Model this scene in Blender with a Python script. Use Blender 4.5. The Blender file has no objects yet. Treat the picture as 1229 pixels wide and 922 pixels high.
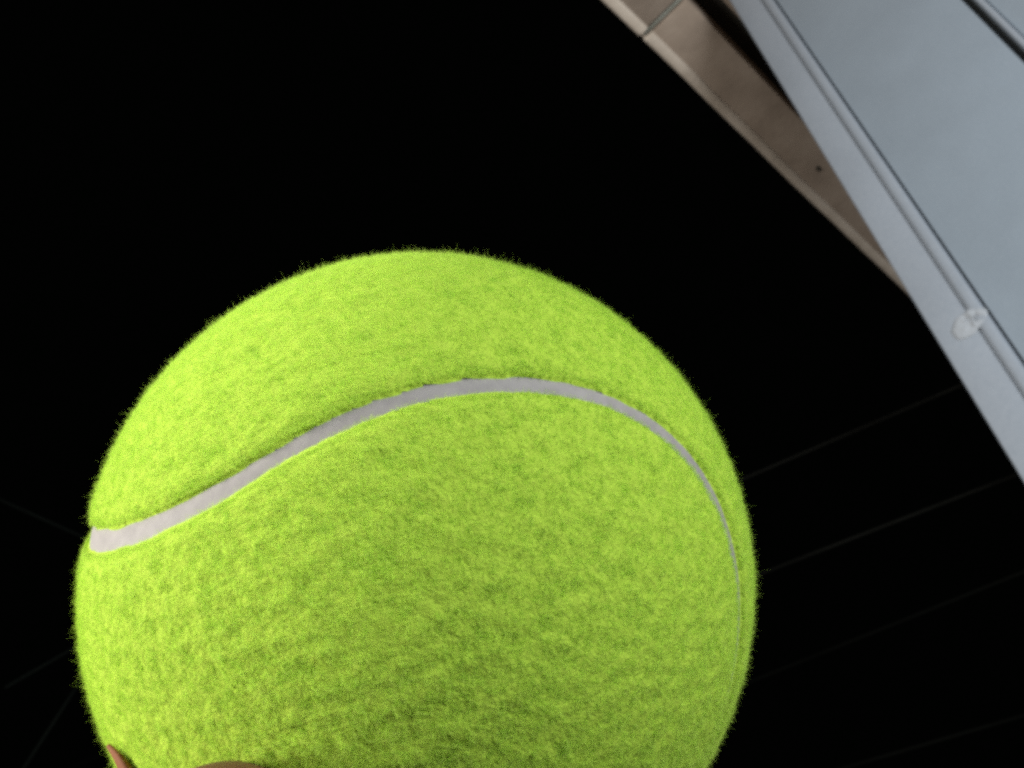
import bpy, bmesh, math
import numpy as np
from mathutils import Matrix, Vector, Quaternion

# ------------------------------------------------------------------ camera
scene = bpy.context.scene
col = scene.collection
F_PX, PW, PH = 1064.0, 1229.0, 922.0
# camera axes (right, up, back) in the world: looking 41 degrees up, rolled a little
CAM_TO_WORLD = np.array([[0.98821289, 0.15308588, 0.0],
                         [0.10131614, -0.65402451, -0.74965791],
                         [-0.11476204, 0.74082161, -0.66182552]])
CAM_TO_WORLD[:, 2] = np.cross(CAM_TO_WORLD[:, 0], CAM_TO_WORLD[:, 1])
EYE = np.array([0.0, 0.0, 1.35])
cam_data = bpy.data.cameras.new('camera')
cam_data.sensor_width = 36.0
cam_data.lens = 36.0 * F_PX / PW
cam_data.clip_start = 0.005
cam_data.clip_end = 200.0
cam_data.dof.use_dof = True
cam_data.dof.focus_distance = 0.083
cam_data.dof.aperture_fstop = 75.0
cam = bpy.data.objects.new('camera', cam_data)
mw = Matrix.Identity(4)
for r in range(3):
    for c in range(3):
        mw[r][c] = CAM_TO_WORLD[r, c]
    mw[r][3] = EYE[r]
cam.matrix_world = mw
col.objects.link(cam)
scene.camera = cam


def world_pt(p):
    """A point given relative to the eye (right, up, back), in metres -> world."""
    return EYE + CAM_TO_WORLD @ np.asarray(p, float)


# ------------------------------------------------------------------ night sky and lamps
world = bpy.data.worlds.new('World')
scene.world = world
world.use_nodes = True
bg = world.node_tree.nodes['Background']
bg.inputs['Color'].default_value = (0.5, 0.6, 0.5, 1)
bg.inputs['Strength'].default_value = 0.0009


def lamp(name, loc, target, energy, size, colour):
    d = bpy.data.lights.new(name, 'AREA')
    d.shape = 'DISK'
    d.size = size
    d.energy = energy
    d.color = colour
    o = bpy.data.objects.new(name, d)
    o.location = loc
    o.rotation_euler = (Vector(target) - Vector(loc)).to_track_quat('-Z', 'Y').to_euler()
    col.objects.link(o)
    return o


BALL_C = world_pt((-0.00893434, -0.01979242, -0.09380857))
lamp('porch_lamp', (-1.45, -0.25, 1.58), BALL_C, 47.0, 0.6, (1.0, 0.98, 0.93))
lamp('yard_lamp', (1.00, -1.00, 1.78), (0.4, 0.5, 2.4), 36.0, 0.9, (0.90, 0.96, 1.0))

scene.view_settings.view_transform = 'Standard'
scene.view_settings.look = 'None'
scene.view_settings.exposure = 0.0
scene.view_settings.gamma = 1.0
scene.cycles.use_denoising = False
scene.cycles.max_bounces = 8
scene.cycles.filter_width = 3.1


# ------------------------------------------------------------------ helpers
def tag(o, label=None, cat=None, group=None, kind=None):
    if label:
        o['label'] = label
    if cat:
        o['category'] = cat
    if group:
        o['group'] = group
    if kind:
        o['kind'] = kind
    return o


def empty(name, loc):
    o = bpy.data.objects.new(name, None)
    o.empty_display_size = 0.02
    o.location = loc
    col.objects.link(o)
    return o


def link(name, data, parent=None, mat=None):
    o = bpy.data.objects.new(name, data)
    col.objects.link(o)
    if mat is not None:
        data.materials.append(mat)
    if parent is not None:
        o.parent = parent
    return o


def new_mat(name):
    m = bpy.data.materials.new(name)
    m.use_nodes = True
    nt = m.node_tree
    return m, nt, nt.nodes['Principled BSDF']


def node(nt, kind, **kw):
    n = nt.nodes.new(kind)
    for k, v in kw.items():
        setattr(n, k, v)
    return n


def noise(nt, scale, detail=4.0, rough=0.55, coord='Object'):
    tc = node(nt, 'ShaderNodeTexCoord')
    n = node(nt, 'ShaderNodeTexNoise')
    n.inputs['Scale'].default_value = scale
    n.inputs['Detail'].default_value = detail
    n.inputs['Roughness'].default_value = rough
    nt.links.new(tc.outputs[coord], n.inputs['Vector'])
    return n


def ramp(nt, src, stops):
    r = node(nt, 'ShaderNodeValToRGB')
    while len(r.color_ramp.elements) < len(stops):
        r.color_ramp.elements.new(0.5)
    for e, (p, c) in zip(r.color_ramp.elements, stops):
        e.position = p
        e.color = (*c, 1)
    nt.links.new(src, r.inputs['Fac'])
    return r


def bump(nt, bsdf, src, strength, dist):
    b = node(nt, 'ShaderNodeBump')
    b.inputs['Strength'].default_value = strength
    b.inputs['Distance'].default_value = dist
    nt.links.new(src, b.inputs['Height'])
    nt.links.new(b.outputs['Normal'], bsdf.inputs['Normal'])


# ------------------------------------------------------------------ materials
def mat_paint(name, base, rough=0.42):
    m, nt, b = new_mat(name)
    n = noise(nt, 9.0, 5.0, 0.6)
    lo = tuple(0.90 * c for c in base)
    r = ramp(nt, n.outputs['Fac'], [(0.3, lo), (0.7, base)])
    f = noise(nt, 260.0, 4.0, 0.7)
    g = ramp(nt, f.outputs['Fac'], [(0.3, (0.86, 0.88, 0.90)), (0.7, (1.0, 1.0, 1.0))])
    mx = node(nt, 'ShaderNodeMix', data_type='RGBA', blend_type='MULTIPLY')
    mx.inputs['Factor'].default_value = 1.0
    nt.links.new(r.outputs['Color'], mx.inputs['A'])
    nt.links.new(g.outputs['Color'], mx.inputs['B'])
    nt.links.new(mx.outputs['Result'], b.inputs['Base Color'])
    b.inputs['Roughness'].default_value = rough
    bump(nt, b, f.outputs['Fac'], 0.12, 0.0006)
    return m


M_paint = mat_paint('grey_paint', (0.285, 0.312, 0.348))
M_paint_shaded = mat_paint('grey_paint_shaded', (0.245, 0.285, 0.325))  # same paint, darker and bluer: the sheets' duller lighting put into the colour
M_dark_metal = mat_paint('dark_channel', (0.07, 0.078, 0.075), 0.6)
M_putty, nt, b = new_mat('putty')
b.inputs['Base Color'].default_value = (0.315, 0.335, 0.36, 1)
b.inputs['Roughness'].default_value = 0.75
b.inputs['Specular IOR Level'].default_value = 0.2
bump(nt, b, noise(nt, 160.0, 3.0).outputs['Fac'], 0.5, 0.002)


def mat_slab(name, a, c, e):
    m, nt, b = new_mat(name)
    n = noise(nt, 7.0, 8.0, 0.65)
    r = ramp(nt, n.outputs['Fac'], [(0.34, a), (0.5, c), (0.66, e)])
    nt.links.new(r.outputs['Color'], b.inputs['Base Color'])
    b.inputs['Roughness'].default_value = 0.85
    bump(nt, b, noise(nt, 90.0, 6.0).outputs['Fac'], 0.35, 0.003)
    return m


M_slab = mat_slab('brown_concrete', (0.24, 0.182, 0.138), (0.31, 0.238, 0.182), (0.36, 0.282, 0.22))
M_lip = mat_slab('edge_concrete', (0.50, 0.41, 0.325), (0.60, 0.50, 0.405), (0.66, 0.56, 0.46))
M_strip = mat_slab('joint_strip', (0.20, 0.21, 0.17), (0.27, 0.27, 0.22), (0.33, 0.33, 0.28))
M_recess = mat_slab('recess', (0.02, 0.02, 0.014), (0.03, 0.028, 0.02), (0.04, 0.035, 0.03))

M_rubber, nt, b = new_mat('seam_rubber')
n = noise(nt, 700.0, 4.0)
r = ramp(nt, n.outputs['Fac'], [(0.3, (0.285, 0.256, 0.243)), (0.7, (0.36, 0.325, 0.308))])
nt.links.new(r.outputs['Color'], b.inputs['Base Color'])
b.inputs['Roughness'].default_value = 0.7
bump(nt, b, n.outputs['Fac'], 0.3, 0.0002)

FELT_A, FELT_B, FELT_C = (0.50, 0.74, 0.10), (0.60, 0.81, 0.13), (0.68, 0.83, 0.19)
M_felt, nt, b = new_mat('felt')
n = noise(nt, 900.0, 5.0, 0.7)
r = ramp(nt, n.outputs['Fac'], [(0.3, (0.45, 0.65, 0.06)), (0.7, (0.54, 0.74, 0.08))])
nt.links.new(r.outputs['Color'], b.inputs['Base Color'])
b.inputs['Roughness'].default_value = 0.95
b.inputs['Specular IOR Level'].default_value = 0.1
bump(nt, b, n.outputs['Fac'], 0.8, 0.0006)

M_fuzz = bpy.data.materials.new('felt_fibre')
M_fuzz.use_nodes = True
nt = M_fuzz.node_tree
nt.nodes.clear()
out = node(nt, 'ShaderNodeOutputMaterial')
mix = node(nt, 'ShaderNodeMixShader')
mix.inputs[0].default_value = 0.38
dif = node(nt, 'ShaderNodeBsdfDiffuse')
trl = node(nt, 'ShaderNodeBsdfTranslucent')
hi = node(nt, 'ShaderNodeHairInfo')
r = ramp(nt, hi.outputs['Random'], [(0.0, FELT_A), (0.5, FELT_B), (1.0, FELT_C)])
nt.links.new(r.outputs['Color'], dif.inputs['Color'])
nt.links.new(r.outputs['Color'], trl.inputs['Color'])
nt.links.new(dif.outputs[0], mix.inputs[1])
nt.links.new(trl.outputs[0], mix.inputs[2])
nt.links.new(mix.outputs[0], out.inputs['Surface'])

M_skin, nt, b = new_mat('skin')
n = noise(nt, 160.0, 4.0)
r = ramp(nt, n.outputs['Fac'], [(0.3, (0.10, 0.037, 0.02)), (0.7, (0.14, 0.052, 0.029))])  # darkened: shade on the fingertips is put into the skin colour
nt.links.new(r.outputs['Color'], b.inputs['Base Color'])
b.inputs['Roughness'].default_value = 0.5
b.inputs['Subsurface Weight'].default_value = 0.15
b.inputs['Subsurface Radius'].default_value = (1.0, 0.3, 0.15)
b.inputs['Subsurface Scale'].default_value = 0.003
bump(nt, b, noise(nt, 1500.0, 2.0).outputs['Fac'], 0.3, 0.0003)
M_nail, nt, b = new_mat('nail')
b.inputs['Base Color'].default_value = (0.26, 0.095, 0.043, 1)
b.inputs['Roughness'].default_value = 0.75
b.inputs['Specular IOR Level'].default_value = 0.15



def mat_cable(name, base):
    m, nt, b = new_mat(name)
    n = noise(nt, 3.0, 3.0)
    r = ramp(nt, n.outputs['Fac'], [(0.3, tuple(0.6 * c for c in base)), (0.7, base)])
    nt.links.new(r.outputs['Color'], b.inputs['Base Color'])
    b.inputs['Roughness'].default_value = 0.9
    b.inputs['Specular IOR Level'].default_value = 0.05
    return m


M_cable = mat_cable('cable', (0.056, 0.056, 0.048))
M_cable_dark = mat_cable('cable_dark', (0.037, 0.037, 0.031))  # darker copy, offsets the stronger lamp light on the second cable
M_cable_dimmed = mat_cable('cable_dimmed', (0.014, 0.015, 0.012))  # darkened copy, so the lower cables look more dimly lit
M_cable_green = mat_cable('cable_pale_green', (0.055, 0.066, 0.052))  # paler greenish copy, so the left cables stay visible

# ------------------------------------------------------------------ the roof edge overhead
# the eave runs along azimuth 40.8 degrees; 'along' follows it, 'lateral' points outwards
AZ = math.radians(40.8)
ALONG = np.array([math.sin(AZ), math.cos(AZ), 0.0])
LATERAL = np.array([-math.cos(AZ), math.sin(AZ), 0.0])
S = 1.3                      # metres per unit of the layout sketch
SOFFIT = EYE[2] + 1.3 * S
FRAME = Matrix.Identity(4)   # columns: lateral, along, up (left-handed pair flipped by -lateral)
for r_ in range(3):
    FRAME[r_][0] = -LATERAL[r_]
    FRAME[r_][1] = ALONG[r_]
    FRAME[r_][2] = 1.0 if r_ == 2 else 0.0


def box_mesh(name, lo, hi, bevel=0.0, segs=2, cuts=0):
    bm = bmesh.new()
    bmesh.ops.create_cube(bm, size=1.0)
    for v in bm.verts:
        for k in range(3):
            v.co[k] = lo[k] if v.co[k] < 0 else hi[k]
    if bevel > 0:
        bmesh.ops.bevel(bm, geom=list(bm.edges), offset=bevel, segments=segs, profile=0.5, affect='EDGES')
    me = bpy.data.meshes.new(name)
    bm.to_mesh(me)
    bm.free()
    if bevel > 0:
        for p in me.polygons:
            p.use_smooth = True
        me.set_sharp_from_angle(angle=math.radians(40))
    return me


eave = empty('roof_eave', (0, 0, 0))
eave.matrix_world = Matrix.Translation((EYE[0], EYE[1], SOFFIT)) @ FRAME
tag(eave, 'brown concrete roof eave with paler rounded edge, high above the ball', 'eave')
# coordinates in here: x = -lateral, y = along, z = above the soffit
LIP_O, LIP_I, GAP_O, GAP_I = 0.248 * S, 0.230 * S, 0.162 * S, 0.126 * S
J0, J1 = 0.716 * S, 0.730 * S
for (y0, y1) in ((0.02, J0), (J1, 3.6)):
    link('soffit_slab', box_mesh('soffit_slab', (-LIP_I - 0.001, y0, 0.0), (-GAP_O, y1, 0.11), 0.001), eave, M_slab)
    # half-round nosing along the outer edge
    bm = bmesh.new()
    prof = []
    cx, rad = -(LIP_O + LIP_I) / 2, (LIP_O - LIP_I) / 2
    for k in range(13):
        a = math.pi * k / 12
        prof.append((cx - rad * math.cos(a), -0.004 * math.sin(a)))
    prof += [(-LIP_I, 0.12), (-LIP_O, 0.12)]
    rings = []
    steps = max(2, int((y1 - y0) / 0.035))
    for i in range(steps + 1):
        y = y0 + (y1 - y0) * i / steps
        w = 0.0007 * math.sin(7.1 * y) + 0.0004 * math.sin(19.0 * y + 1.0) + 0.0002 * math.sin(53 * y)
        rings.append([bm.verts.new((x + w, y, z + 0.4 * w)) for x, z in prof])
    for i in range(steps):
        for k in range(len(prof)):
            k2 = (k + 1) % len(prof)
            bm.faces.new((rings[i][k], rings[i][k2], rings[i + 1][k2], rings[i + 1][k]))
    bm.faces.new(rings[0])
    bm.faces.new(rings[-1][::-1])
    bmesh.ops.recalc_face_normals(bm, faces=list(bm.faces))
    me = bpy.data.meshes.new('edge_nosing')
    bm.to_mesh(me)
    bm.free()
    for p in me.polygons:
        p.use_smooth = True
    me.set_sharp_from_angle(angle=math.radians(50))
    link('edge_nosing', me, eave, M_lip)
link('joint_strip', box_mesh('joint_strip', (-LIP_O + 0.006, J0 + 0.006, 0.004), (-GAP_O, J1 - 0.006, 0.09), 0.002), eave, M_strip)
link('recessed_channel', box_mesh('recessed_channel', (-GAP_O + 0.002, 0.02, 0.075), (-GAP_I - 0.002, 3.6, 0.10)), eave, M_recess)
link('inner_board', box_mesh('inner_board', (-GAP_I, 0.02, 0.0), (0.9, 3.6, 0.11), 0.004), eave, M_slab)
link('roof_slab', box_mesh('roof_slab', (-LIP_O + 0.004, 0.02, 0.125), (0.9, 3.6, 0.20)), eave, M_slab)
link('soffit_spot', box_mesh('soffit_spot', (-0.2010 * S, 1.162 * S, -0.004), (-0.1945 * S, 1.173 * S, 0.002), 0.0015), eave, M_recess)  # small raised lump added for a dark stain-like spot on the soffit

# ------------------------------------------------------------------ the grey metal panel at the right
A_P = 0.75 * S               # its distance along the eave


def lat(az_deg):
    return A_P * math.tan(math.radians(40.8 - az_deg))


panel = empty('metal_panel', (0, 0, 0))
panel.matrix_world = Matrix.Translation((EYE[0], EYE[1], 0.0)) @ FRAME
tag(panel, 'tall pale grey painted metal door panel with a raised rib and a lump of putty', 'door')
Z0, Z1 = 0.0, SOFFIT - 0.001


def plank(name, az0, az1, front, back, mat, bevel=0.0015):
    return link(name, box_mesh(name, (-lat(az0), A_P + front, Z0), (-lat(az1), A_P + back, Z1), bevel, 3), panel, mat)


plank('backing_sheet', 32.45, 62.0, 0.030, 0.036, M_dark_metal, 0)
plank('groove_floor', 34.6, 35.0, 0.0028, 0.0285, M_paint, 0)
plank('edge_strip', 32.15, 34.78, 0.0, 0.029, M_paint, 0.002)
plank('rib', 34.87, 35.82, -0.004, 0.029, M_paint, 0.0055)
plank('face_sheet', 35.98, 47.65, 0.002, 0.029, M_paint_shaded, 0.002)
plank('trim_bead', 48.35, 48.80, 0.006, 0.029, M_paint, 0.002)
plank('inner_sheet', 48.86, 62.0, 0.014, 0.029, M_paint_shaded, 0.002)

# putty lump across the groove between edge strip and rib
rng = np.random.default_rng(5)
bm = bmesh.new()
rings, NR, NA = [], 14, 48
px, pz = -lat(34.50), EYE[2] + 0.715 * A_P
RX, RZ = 0.0220, 0.0175
for i in range(NR + 1):
    q = i / NR
    row = []
    for k in range(NA):
        a = 2 * math.pi * k / NA
        wob = 1 + 0.07 * math.sin(2 * a + 0.6) + 0.05 * math.sin(3 * a + 2.1) + 0.03 * math.sin(7 * a)
        x, z = RX * q * wob * math.cos(a), RZ * q * wob * math.sin(a)
        h = 0.0032 * (1 - q ** 5) ** 0.7
        # a pinched fold running from the groove towards the rib
        d = abs((x - 0.004) * 0.55 + (z - 0.003) * 0.83)
        if x > -0.002:
            h -= 0.0042 * math.exp(-(d / 0.0028) ** 2) * (1 - q ** 4)
        d2 = abs((x - 0.009) * 0.95 - (z + 0.002) * 0.3)
        h -= 0.003 * math.exp(-(d2 / 0.002) ** 2) * math.exp(-(z / 0.008) ** 2)
        h += 0.0007 * math.sin(420 * x + 2 * math.sin(300 * z)) * (1 - q)
        row.append(bm.verts.new((px + x, A_P - 0.0005 - max(h, -0.002) - (0.002 if x > 0.004 else 0), pz + z)))
    rings.append(row)
for i in range(NR):
    for k in range(NA):
        k2 = (k + 1) % NA
        if i == 0:
            continue
        bm.faces.new((rings[i][k], rings[i][k2], rings[i + 1][k2], rings[i + 1][k]))
bm.faces.new(rings[1])
bmesh.ops.recalc_face_normals(bm, faces=list(bm.faces))
me = bpy.data.meshes.new('putty_lump')
bm.to_mesh(me)
bm.free()
for p in me.polygons:
    p.use_smooth = True
link('putty_lump', me, panel, M_putty)


# ------------------------------------------------------------------ overhead cables far behind
def cable(pts, rad, label, mat, group='thin cables crossing the night sky'):
    pts = np.array(pts)
    d = pts[-1] - pts[0]
    d /= np.linalg.norm(d)
    e1 = np.cross(d, (0, 0, 1.0))
    e1 /= np.linalg.norm(e1)
    e2 = np.cross(e1, d)
    vs = [tuple(p + rad * (e1 * math.cos(a) + e2 * math.sin(a))) for p in pts for a in np.linspace(0, 2 * math.pi, 8, endpoint=False)]
    fs = [(i * 8 + k, i * 8 + (k + 1) % 8, i * 8 + 8 + (k + 1) % 8, i * 8 + 8 + k) for i in range(len(pts) - 1) for k in range(8)]
    me = bpy.data.meshes.new('overhead_cable')
    me.from_pydata(vs, [], fs)
    me.polygons.foreach_set('use_smooth', np.ones(len(fs), dtype=bool))
    o = link('overhead_cable', me, None, mat)
    tag(o, label, 'cable', group)
    return o


def level_cable(az0, h_over_d, d, a_from, a_to, sag, rad, label, mat):
    """a nearly level cable whose nearest point lies at azimuth az0, d metres away"""
    c = np.array([math.sin(math.radians(az0)), math.cos(math.radians(az0)), 0.0])
    t = np.array([c[1], -c[0], 0.0])
    pts = []
    for k in range(41):
        s = a_from + (a_to - a_from) * k / 40
        p = EYE + c * d + t * s
        p[2] += h_over_d * d - sag * (1 - (s / 8.0) ** 2)
        pts.append(tuple(p))
    return cable(pts, rad, label, mat)


level_cable(27, 0.640, 4.0, -7, 7, 0.0, 0.0065, 'highest of the faint cables right of the ball', M_cable)
level_cable(27, 0.507, 4.0, -7, 7, 0.0, 0.0065, 'second highest faint cable right of the ball, meeting the panel edge lower down', M_cable_dark)
level_cable(34, 0.404, 4.0, -3.0, 7, 0.0, 0.0060, 'third faint cable down, right of the ball', M_cable_dimmed)
level_cable(26, 0.272, 4.0, -2.5, 7, 0.0, 0.0060, 'lowest faint cable, in the bottom right corner', M_cable_dimmed)


def cable_between(a, b_, d, over, rad, label, mat):
    """straight cable through two sight directions (pixels of the sketch) at d metres, carried on past both"""
    P = []
    for (x, y), dd in ((a, d[0]), (b_, d[1])):
        v = np.array([(x - PW / 2) / F_PX, -(y - PH / 2) / F_PX, -1.0])
        P.append(world_pt(v / np.linalg.norm(v) * dd))
    u = P[1] - P[0]
    pts = [tuple(P[0] + u * (-over + (1 + 2 * over) * k / 12)) for k in range(13)]
    return cable(pts, rad, label, mat)


cable_between((0, 600), (100, 645), (4.6, 4.3), 1.5, 0.005, 'faint cable sloping down to the ball from the left edge', M_cable_green)
cable_between((20, 905 + 30), (85, 835), (4.5, 4.8), 0.35, 0.006, 'steep faint cable in the bottom left corner', M_cable_green)
cable_between((45, 803), (90, 777), (4.5, 4.6), 0.8, 0.005, 'short faint cable touching the left side of the ball', M_cable_green)

# ------------------------------------------------------------------ the tennis ball
FC = [[[0.05199, -0.0], [-0.01298, -0.0], [0.03876, -0.0]],
      [[-0.1277, 0.15874], [0.45087, -0.59238], [0.67668, 0.30336]],
      [[0.01712, 0.79073], [0.00319, 0.2795], [0.03117, -0.03142]],
      [[0.00381, -0.09873], [0.11038, 0.22885], [0.1679, -0.163]],
      [[0.00124, -0.07123], [-0.00131, -0.01174], [-0.04171, -0.02237]],
      [[-0.01404, -0.03024], [-0.01413, -0.03191], [-0.02312, 0.00657]],
      [[-0.00807, -0.00082], [-0.00922, -0.01105], [-0.00416, 0.01067]],
      [[-0.00468, 0.00157], [0.00269, 0.0032], [-0.00091, 0.00632]],
      [[-0.00164, 0.00132], [0.00219, 0.0037], [-0.00063, 0.00271]],
      [[-0.00315, -0.00073], [0.00064, 0.00209], [-0.00116, 0.0007]],
      [[-0.00166, -0.0011], [-0.00166, 0.0001], [0.00029, 0.00051]],
      [[0.00059, 0.00012], [-0.00154, -0.00092], [0.00098, -0.00025]],
      [[0.00151, 0.00041], [0.00014, -0.00018], [0.00024, -0.00036]],
      [[0.00037, -3e-05], [0.00061, -2e-05], [-0.00024, -0.00038]],
      [[-0.00016, -0.00014], [0.00018, 0.0], [-0.00023, -2e-05]]]
NT = 1200
tt = np.linspace(0, 2 * math.pi, NT, endpoint=False)
seam = sum(np.cos(k * tt)[:, None] * np.array(FC[k])[:, 0] + np.sin(k * tt)[:, None] * np.array(FC[k])[:, 1] for k in range(len(FC)))
seam = seam @ CAM_TO_WORLD.T
seam /= np.linalg.norm(seam, axis=1, keepdims=True)
tang = np.roll(seam, -1, 0) - np.roll(seam, 1, 0)
tang /= np.linalg.norm(tang, axis=1, keepdims=True)
side_v = np.cross(tang, seam)

R_SEAM, R_FELT = 0.03275, 0.03316


def half_width(u):
    """half the seam's width: the strip is broader towards its ends"""
    return 0.00077 + 0.00030 * np.clip(-(u @ CAM_TO_WORLD[:, 0]) * 1.5 - 0.35, 0, 1) + 0.00022 * np.clip((u @ CAM_TO_WORLD[:, 0]) * 2.5 - 1.5, 0, 1)



def seam_distance(u):
    """signed arc distance (metres) of unit vectors to the seam line"""
    d = np.empty(len(u))
    for i in range(0, len(u), 20000):
        blk = u[i:i + 20000].astype(np.float32)
        j = (blk @ seam.T.astype(np.float32)).argmax(1)
        ub, pj, sj, tj = u[i:i + 20000], seam[j], side_v[j], tang[j]
        df = ub - pj
        along = (df * tj).sum(1)
        perp = np.linalg.norm(df - along[:, None] * tj, axis=1)
        d[i:i + 20000] = np.sign((df * sj).sum(1)) * perp * R_FELT
    return d


rng = np.random.default_rng(11)


def wave_noise(p, freq, n, seed):
    """cheap smooth noise: a sum of plane waves, about unit variance"""
    g = np.random.default_rng(seed)
    o = np.zeros(len(p))
    for _ in range(n):
        k = g.normal(size=3)
        k *= freq * g.uniform(0.6, 1.5) / np.linalg.norm(k)
        o += np.sin(p @ k * 2 * math.pi + g.uniform(0, 7))
    return o * math.sqrt(2.0 / n)


def felt_height(p, d):
    x = np.clip((np.abs(d) - half_width(p / R_FELT)) / 0.0012, -0.6, 1.0)
    prof = np.where(x < 0, x * 1.6, np.sin(np.clip(x, 0, 1) * math.pi / 2))
    lump = 0.00005 * wave_noise(p, 560.0, 14, 3) + 0.00003 * wave_noise(p, 1000.0, 14, 4)
    return R_SEAM + (R_FELT - R_SEAM) * prof + lump * np.clip(x, 0, 1)


ball = empty('tennis_ball', tuple(BALL_C))
tag(ball, 'bright yellow-green felt tennis ball held up in front of the lens', 'ball')

bm = bmesh.new()
bmesh.ops.create_icosphere(bm, subdivisions=7, radius=1.0)
me0 = bpy.data.meshes.new('sphere_tmp')
bm.to_mesh(me0)
bm.free()
nv = len(me0.vertices)
U = np.empty(nv * 3)
me0.vertices.foreach_get('co', U)
U = U.reshape(-1, 3)
U /= np.linalg.norm(U, axis=1, keepdims=True)
tri = np.empty(len(me0.polygons) * 3, dtype=np.int32)
me0.loops.foreach_get('vertex_index', tri)
tri = tri.reshape(-1, 3)
bpy.data.meshes.remove(me0)
# local wobble of the felt's cut edge
D = seam_distance(U)
D_w = D + 0.00009 * wave_noise(U * R_FELT, 420.0, 12, 21) * np.clip(1 - np.abs(D) / 0.004, 0, 1)
rad = felt_height(U * R_FELT, D_w)
V = U * rad[:, None]


def felt_panel(sgn, label):
    keep = (sgn * D[tri]).min(1) > 0.00025
    f = tri[keep]
    used = np.unique(f)
    remap = np.full(nv, -1, dtype=np.int64)
    remap[used] = np.arange(len(used))
    me = bpy.data.meshes.new('felt_panel')
    me.from_pydata(V[used].tolist(), [], remap[f].tolist())
    me.polygons.foreach_set('use_smooth', np.ones(len(me.polygons), dtype=bool))
    o = link('felt_panel', me, ball, M_felt)
    o['label'] = label
    return o


panels = [felt_panel(1, 'felt panel on one side of the seam'), felt_panel(-1, 'felt panel on the other side of the seam')]

# the rubber seam strip
verts, faces = [], []
NC = 9
for i in range(NT):
    for k in range(NC):
        s = (k / (NC - 1) * 2 - 1)
        off = s * (half_width(seam[i]) + 0.0006)
        p = seam[i] * (R_SEAM - 0.00022 * s * s) + side_v[i] * off
        verts.append(p)
for i in range(NT):
    i2 = (i + 1) % NT
    for k in range(NC - 1):
        faces.append((i * NC + k, i2 * NC + k, i2 * NC + k + 1, i * NC + k + 1))
me = bpy.data.meshes.new('seam_strip')
me.from_pydata([tuple(v) for v in verts], [], faces)
me.polygons.foreach_set('use_smooth', np.ones(len(me.polygons), dtype=bool))
bm = bmesh.new()
bm.from_mesh(me)
bmesh.ops.recalc_face_normals(bm, faces=list(bm.faces))
bm.to_mesh(me)
bm.free()
o = link('seam_strip', me, ball, M_rubber)
o['label'] = 'pale grey rubber seam'


# felt fibres
def fibres(count, seed, lmin, lmax, lift_lo, lift_hi, r_root, stray=False):
    g = np.random.default_rng(seed)
    u = g.normal(size=(count, 3))
    u /= np.linalg.norm(u, axis=1, keepdims=True)
    d = seam_distance(u)
    p = u * R_FELT
    dens = wave_noise(p, 520.0, 16, 31)
    keep = (np.abs(d) > half_width(u) + 0.00010) & (g.uniform(-2.4, 1.2, count) < dens * 0.45 + 1.15)
    u, d, p, dens = u[keep], d[keep], p[keep], dens[keep]
    n = len(u)
    root = u * (felt_height(p, d) - 0.00005)[:, None]
    # combed direction: smooth field plus chance
    fld = np.stack([wave_noise(p, 330.0, 12, 40 + k) for k in range(3)], 1)
    fld2 = np.stack([wave_noise(p, 60.0, 8, 50 + k) for k in range(3)], 1)
    t1 = fld * 0.9 + fld2 * 0.7 + g.normal(size=(n, 3)) * 1.0
    t1 -= (t1 * u).sum(1)[:, None] * u
    t1 /= np.linalg.norm(t1, axis=1, keepdims=True)
    t2 = np.cross(u, t1)
    L = g.uniform(lmin, lmax, n) * (1 + 0.15 * np.clip(dens, -1.2, 1.2))
    edge = np.clip((np.abs(d) - half_width(u)) / 0.0016, 0.0, 1.0)
    L *= 0.60 + 0.40 * edge
    # near the seam the nap leans away from it
    lift = np.radians(g.uniform(lift_lo, lift_hi, n))
    curl = g.normal(size=n) * 1.3
    bend = g.normal(size=n) * 0.6 - 0.35
    NP = 6
    pts = np.empty((n, NP, 3))
    pts[:, 0] = root
    cur = root.copy()
    for k in range(1, NP):
        q = k / (NP - 1)
        el = lift + bend * q
        az = curl * q * 1.6
        h = (np.cos(az)[:, None] * t1 + np.sin(az)[:, None] * t2) * np.cos(el)[:, None] + u * np.sin(el)[:, None]
        cur = cur + h * (L / (NP - 1))[:, None]
        rr = np.linalg.norm(cur, axis=1)
        low = np.clip(R_SEAM + 0.00035 - rr, 0, None)
        cur = cur + u * low[:, None]
        pts[:, k] = cur
    rd = np.linspace(1.0, 0.3, NP)[None] * (r_root * g.uniform(0.7, 1.25, n))[:, None]
    return pts, rd, np.sign(d)


def add_fuzz(name, P, Rd, parent):
    n, k = Rd.shape
    hc = bpy.data.hair_curves.new(name)
    hc.add_curves([k] * n)
    hc.attributes['position'].data.foreach_set('vector', P.reshape(-1).astype(np.float32))
    at = hc.attributes.get('radius') or hc.attributes.new('radius', 'FLOAT', 'POINT')
    at.data.foreach_set('value', Rd.reshape(-1).astype(np.float32))
    o = link(name, hc, parent, M_fuzz)
    tag(o, kind='stuff')
    return o


nap = fibres(760000, 71, 0.00035, 0.00090, 2, 40, 0.000013)
loose = fibres(26000, 72, 0.0007, 0.0015, 0, 52, 0.000007)
wisps = fibres(2600, 73, 0.0009, 0.0018, 5, 60, 0.0000055)
for sgn, par in ((1, panels[0]), (-1, panels[1])):
    P = np.concatenate([q[0][q[2] == sgn] for q in (nap, loose, wisps)])
    Rd = np.concatenate([q[1][q[2] == sgn] for q in (nap, loose, wisps)])
    add_fuzz('felt_fuzz', P, Rd, par)

# ------------------------------------------------------------------ the hand below the ball
# joints in millimetres from the ball's centre: right, up, towards the viewer


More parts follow.
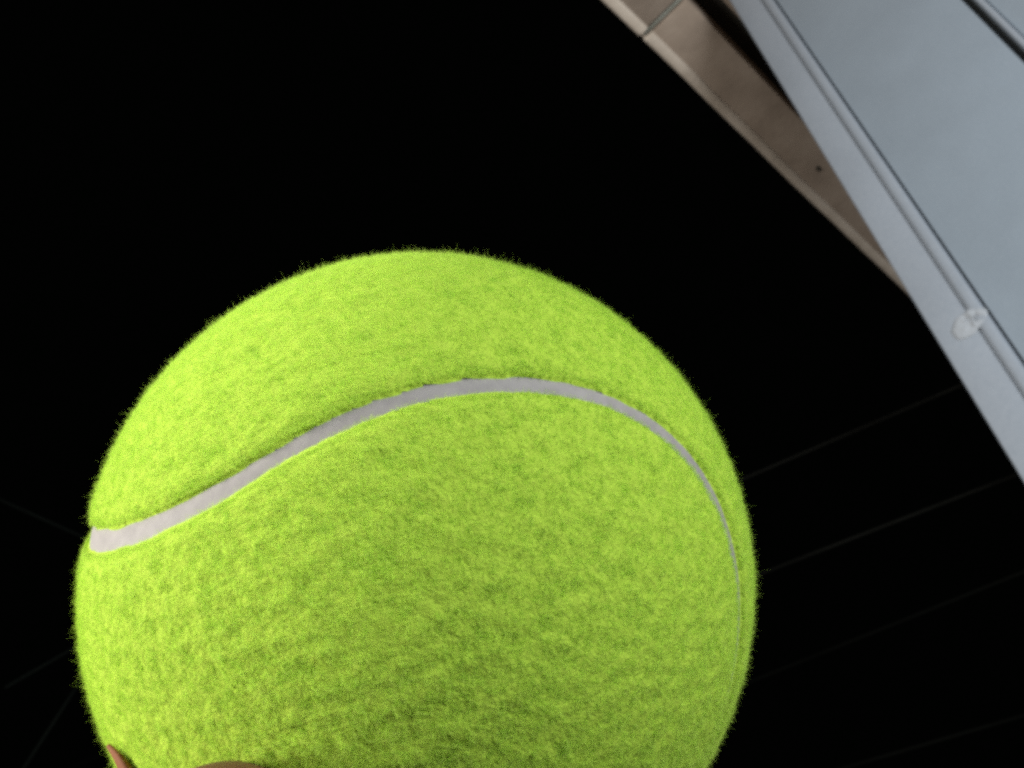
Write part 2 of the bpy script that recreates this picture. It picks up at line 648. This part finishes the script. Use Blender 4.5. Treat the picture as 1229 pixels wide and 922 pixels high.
def hand_mesh(chains, voxel):
    bm = bmesh.new()
    for ch in chains:
        for (a, ra), (b2, rb) in zip(ch[:-1], ch[1:]):
            a, b2 = np.array(a, float), np.array(b2, float)
            steps = max(2, int(np.linalg.norm(b2 - a) / 2.0))
            ax = Vector(b2 - a).normalized()
            ref = Vector((0, 0, 1)) if abs(ax.z) < 0.9 else Vector((1, 0, 0))
            e1 = ax.cross(ref).normalized()
            e2 = ax.cross(e1)
            rings = []
            for i in range(steps + 1):
                q = i / steps
                c, rr = Vector(a + (b2 - a) * q), ra + (rb - ra) * q
                rings.append([bm.verts.new(c + (e1 * math.cos(2 * math.pi * j / 16) + e2 * math.sin(2 * math.pi * j / 16)) * rr) for j in range(16)])
            for i in range(steps):
                for j in range(16):
                    bm.faces.new((rings[i][j], rings[i][(j + 1) % 16], rings[i + 1][(j + 1) % 16], rings[i + 1][j]))
            bm.faces.new(rings[0][::-1])
            bm.faces.new(rings[-1])
            for c, rr in ((a, ra), (b2, rb)):
                bmesh.ops.create_icosphere(bm, subdivisions=3, radius=rr, matrix=Matrix.Translation(Vector(c)))
    bmesh.ops.recalc_face_normals(bm, faces=list(bm.faces))
    me = bpy.data.meshes.new('hand')
    for v in bm.verts:
        v.co *= 0.001
    bm.to_mesh(me)
    bm.free()
    return me


def on_ball(x, y, out_mm):
    """a spot on the ball's surface seen in that direction, out_mm above the felt, in hand coordinates"""
    v = np.array([(x - PW / 2) / F_PX, -(y - PH / 2) / F_PX, -1.0])
    v /= np.linalg.norm(v)
    C = np.array((-0.00893434, -0.01979242, -0.09380857))
    R = 0.0333
    bq = v @ C
    disc = max(bq * bq - (C @ C - R * R), 0.0)
    s = bq - math.sqrt(disc)
    n = (v * s - C)
    n /= np.linalg.norm(n)
    return n * (R * 1000 + out_mm)


def tip_under(x, y_top, r_mm, gap_mm):
    """centre of a fingertip (radius r_mm) resting on the near side of the ball, its top seen at that height"""
    C = np.array((-8.934, -19.792, -93.809))
    best = None
    for y in np.arange(y_top, y_top + 260, 1.0):
        v = np.array([(x - PW / 2) / F_PX, -(y - PH / 2) / F_PX, -1.0])
        v /= np.linalg.norm(v)
        R = 33.3 + gap_mm
        bq = v @ C
        disc = bq * bq - (C @ C - R * R)
        if disc < 0:
            continue
        c = v * (bq - math.sqrt(disc))
        err = abs(y - F_PX * r_mm / -c[2] - y_top)
        if best is None or err < best[0]:
            best = (err, c - C)
    return best[1]


thumb_tip = tip_under(264, 925, 6.6, 4.4)
index_tip = on_ball(196, 1030, 4.2)
chains = [
    # forearm and palm
    [((-34, -190, 70), 27), ((-22, -120, 42), 23), ((-16, -98, 30), 24)],
    [((-16, -98, 30), 20), ((-18, -62, -16), 11)],
    [((-14, -98, 30), 20), ((-3, -58, -20), 11)],
    [((-10, -98, 30), 20), ((11, -59, -18), 11)],
    [((-6, -100, 30), 19), ((23, -64, -12), 10.5)],
    [((-18, -62, -16), 11), ((-3, -58, -20), 11), ((11, -59, -18), 11), ((23, -64, -12), 10.5)],
    # index, middle, ring, little finger
    [((-18, -62, -16), 10), ((-40, -58, -12), 8.8), ((-42, -46, -3), 7.8), (tuple(index_tip), 5.6)],
    [((-3, -58, -20), 10), ((-20, -44, -36), 8.8), ((-22, -22, -38), 8.0), ((-19, -6, -38), 7.0)],
    [((11, -59, -18), 10), ((8, -48, -40), 8.6), ((7, -24, -43), 7.8), ((6, -8, -42), 6.8)],
    [((23, -64, -12), 9.5), ((29, -50, -30), 7.6), ((24, -34, -36), 6.8), ((21, -22, -38), 6.0)],
    # thumb
    [((-20, -100, 32), 18), ((-34, -70, 30), 13), ((-31, -50, 28), 10.2), (tuple(thumb_tip + np.array((-4, -9, 0.5))), 8.6), (tuple(thumb_tip), 6.9)],
]
hand = link('hand', hand_mesh(chains, 1.0), None, M_skin)
m4 = mw.copy()
m4.translation = Vector(BALL_C)
hand.matrix_world = m4
tag(hand, 'brown hand under the ball, only two fingertips showing at the bottom edge', 'hand')
md = hand.modifiers.new('fuse', 'REMESH')
md.mode = 'VOXEL'
md.voxel_size = 0.0010
md.use_smooth_shade = True
md = hand.modifiers.new('soften', 'SMOOTH')
md.factor = 0.5
md.iterations = 6

# the long nail of the index finger, lying along the felt
spine = [(on_ball(x, y, o_), w_, th) for x, y, o_, w_, th in ((205, 1020, 4.0, 4.2, 2.0), (186, 975, 1.8, 3.2, 1.4), (173, 945, 0.7, 2.2, 0.8),
                                                              (159, 922, 0.5, 1.15, 0.5), (147, 906, 0.35, 0.7, 0.35), (135, 893, 0.3, 0.2, 0.2))]
vs, fs = [], []
for i, (p, w_, th) in enumerate(spine):
    q = spine[min(i + 1, len(spine) - 1)][0] - spine[max(i - 1, 0)][0]
    q /= np.linalg.norm(q)
    n_ = p / np.linalg.norm(p)
    sd = np.cross(q, n_)
    sd /= np.linalg.norm(sd)
    for k in range(10):
        a = 2 * math.pi * k / 10
        vs.append(tuple((p + sd * w_ * math.cos(a) + n_ * th * math.sin(a)) * 0.001))
for i in range(len(spine) - 1):
    for k in range(10):
        fs.append((i * 10 + k, i * 10 + (k + 1) % 10, i * 10 + 10 + (k + 1) % 10, i * 10 + 10 + k))
me = bpy.data.meshes.new('fingernail')
me.from_pydata(vs, [], fs)
me.polygons.foreach_set('use_smooth', np.ones(len(fs), dtype=bool))
link('fingernail', me, hand, M_nail).modifiers.new('round', 'SUBSURF').render_levels = 2
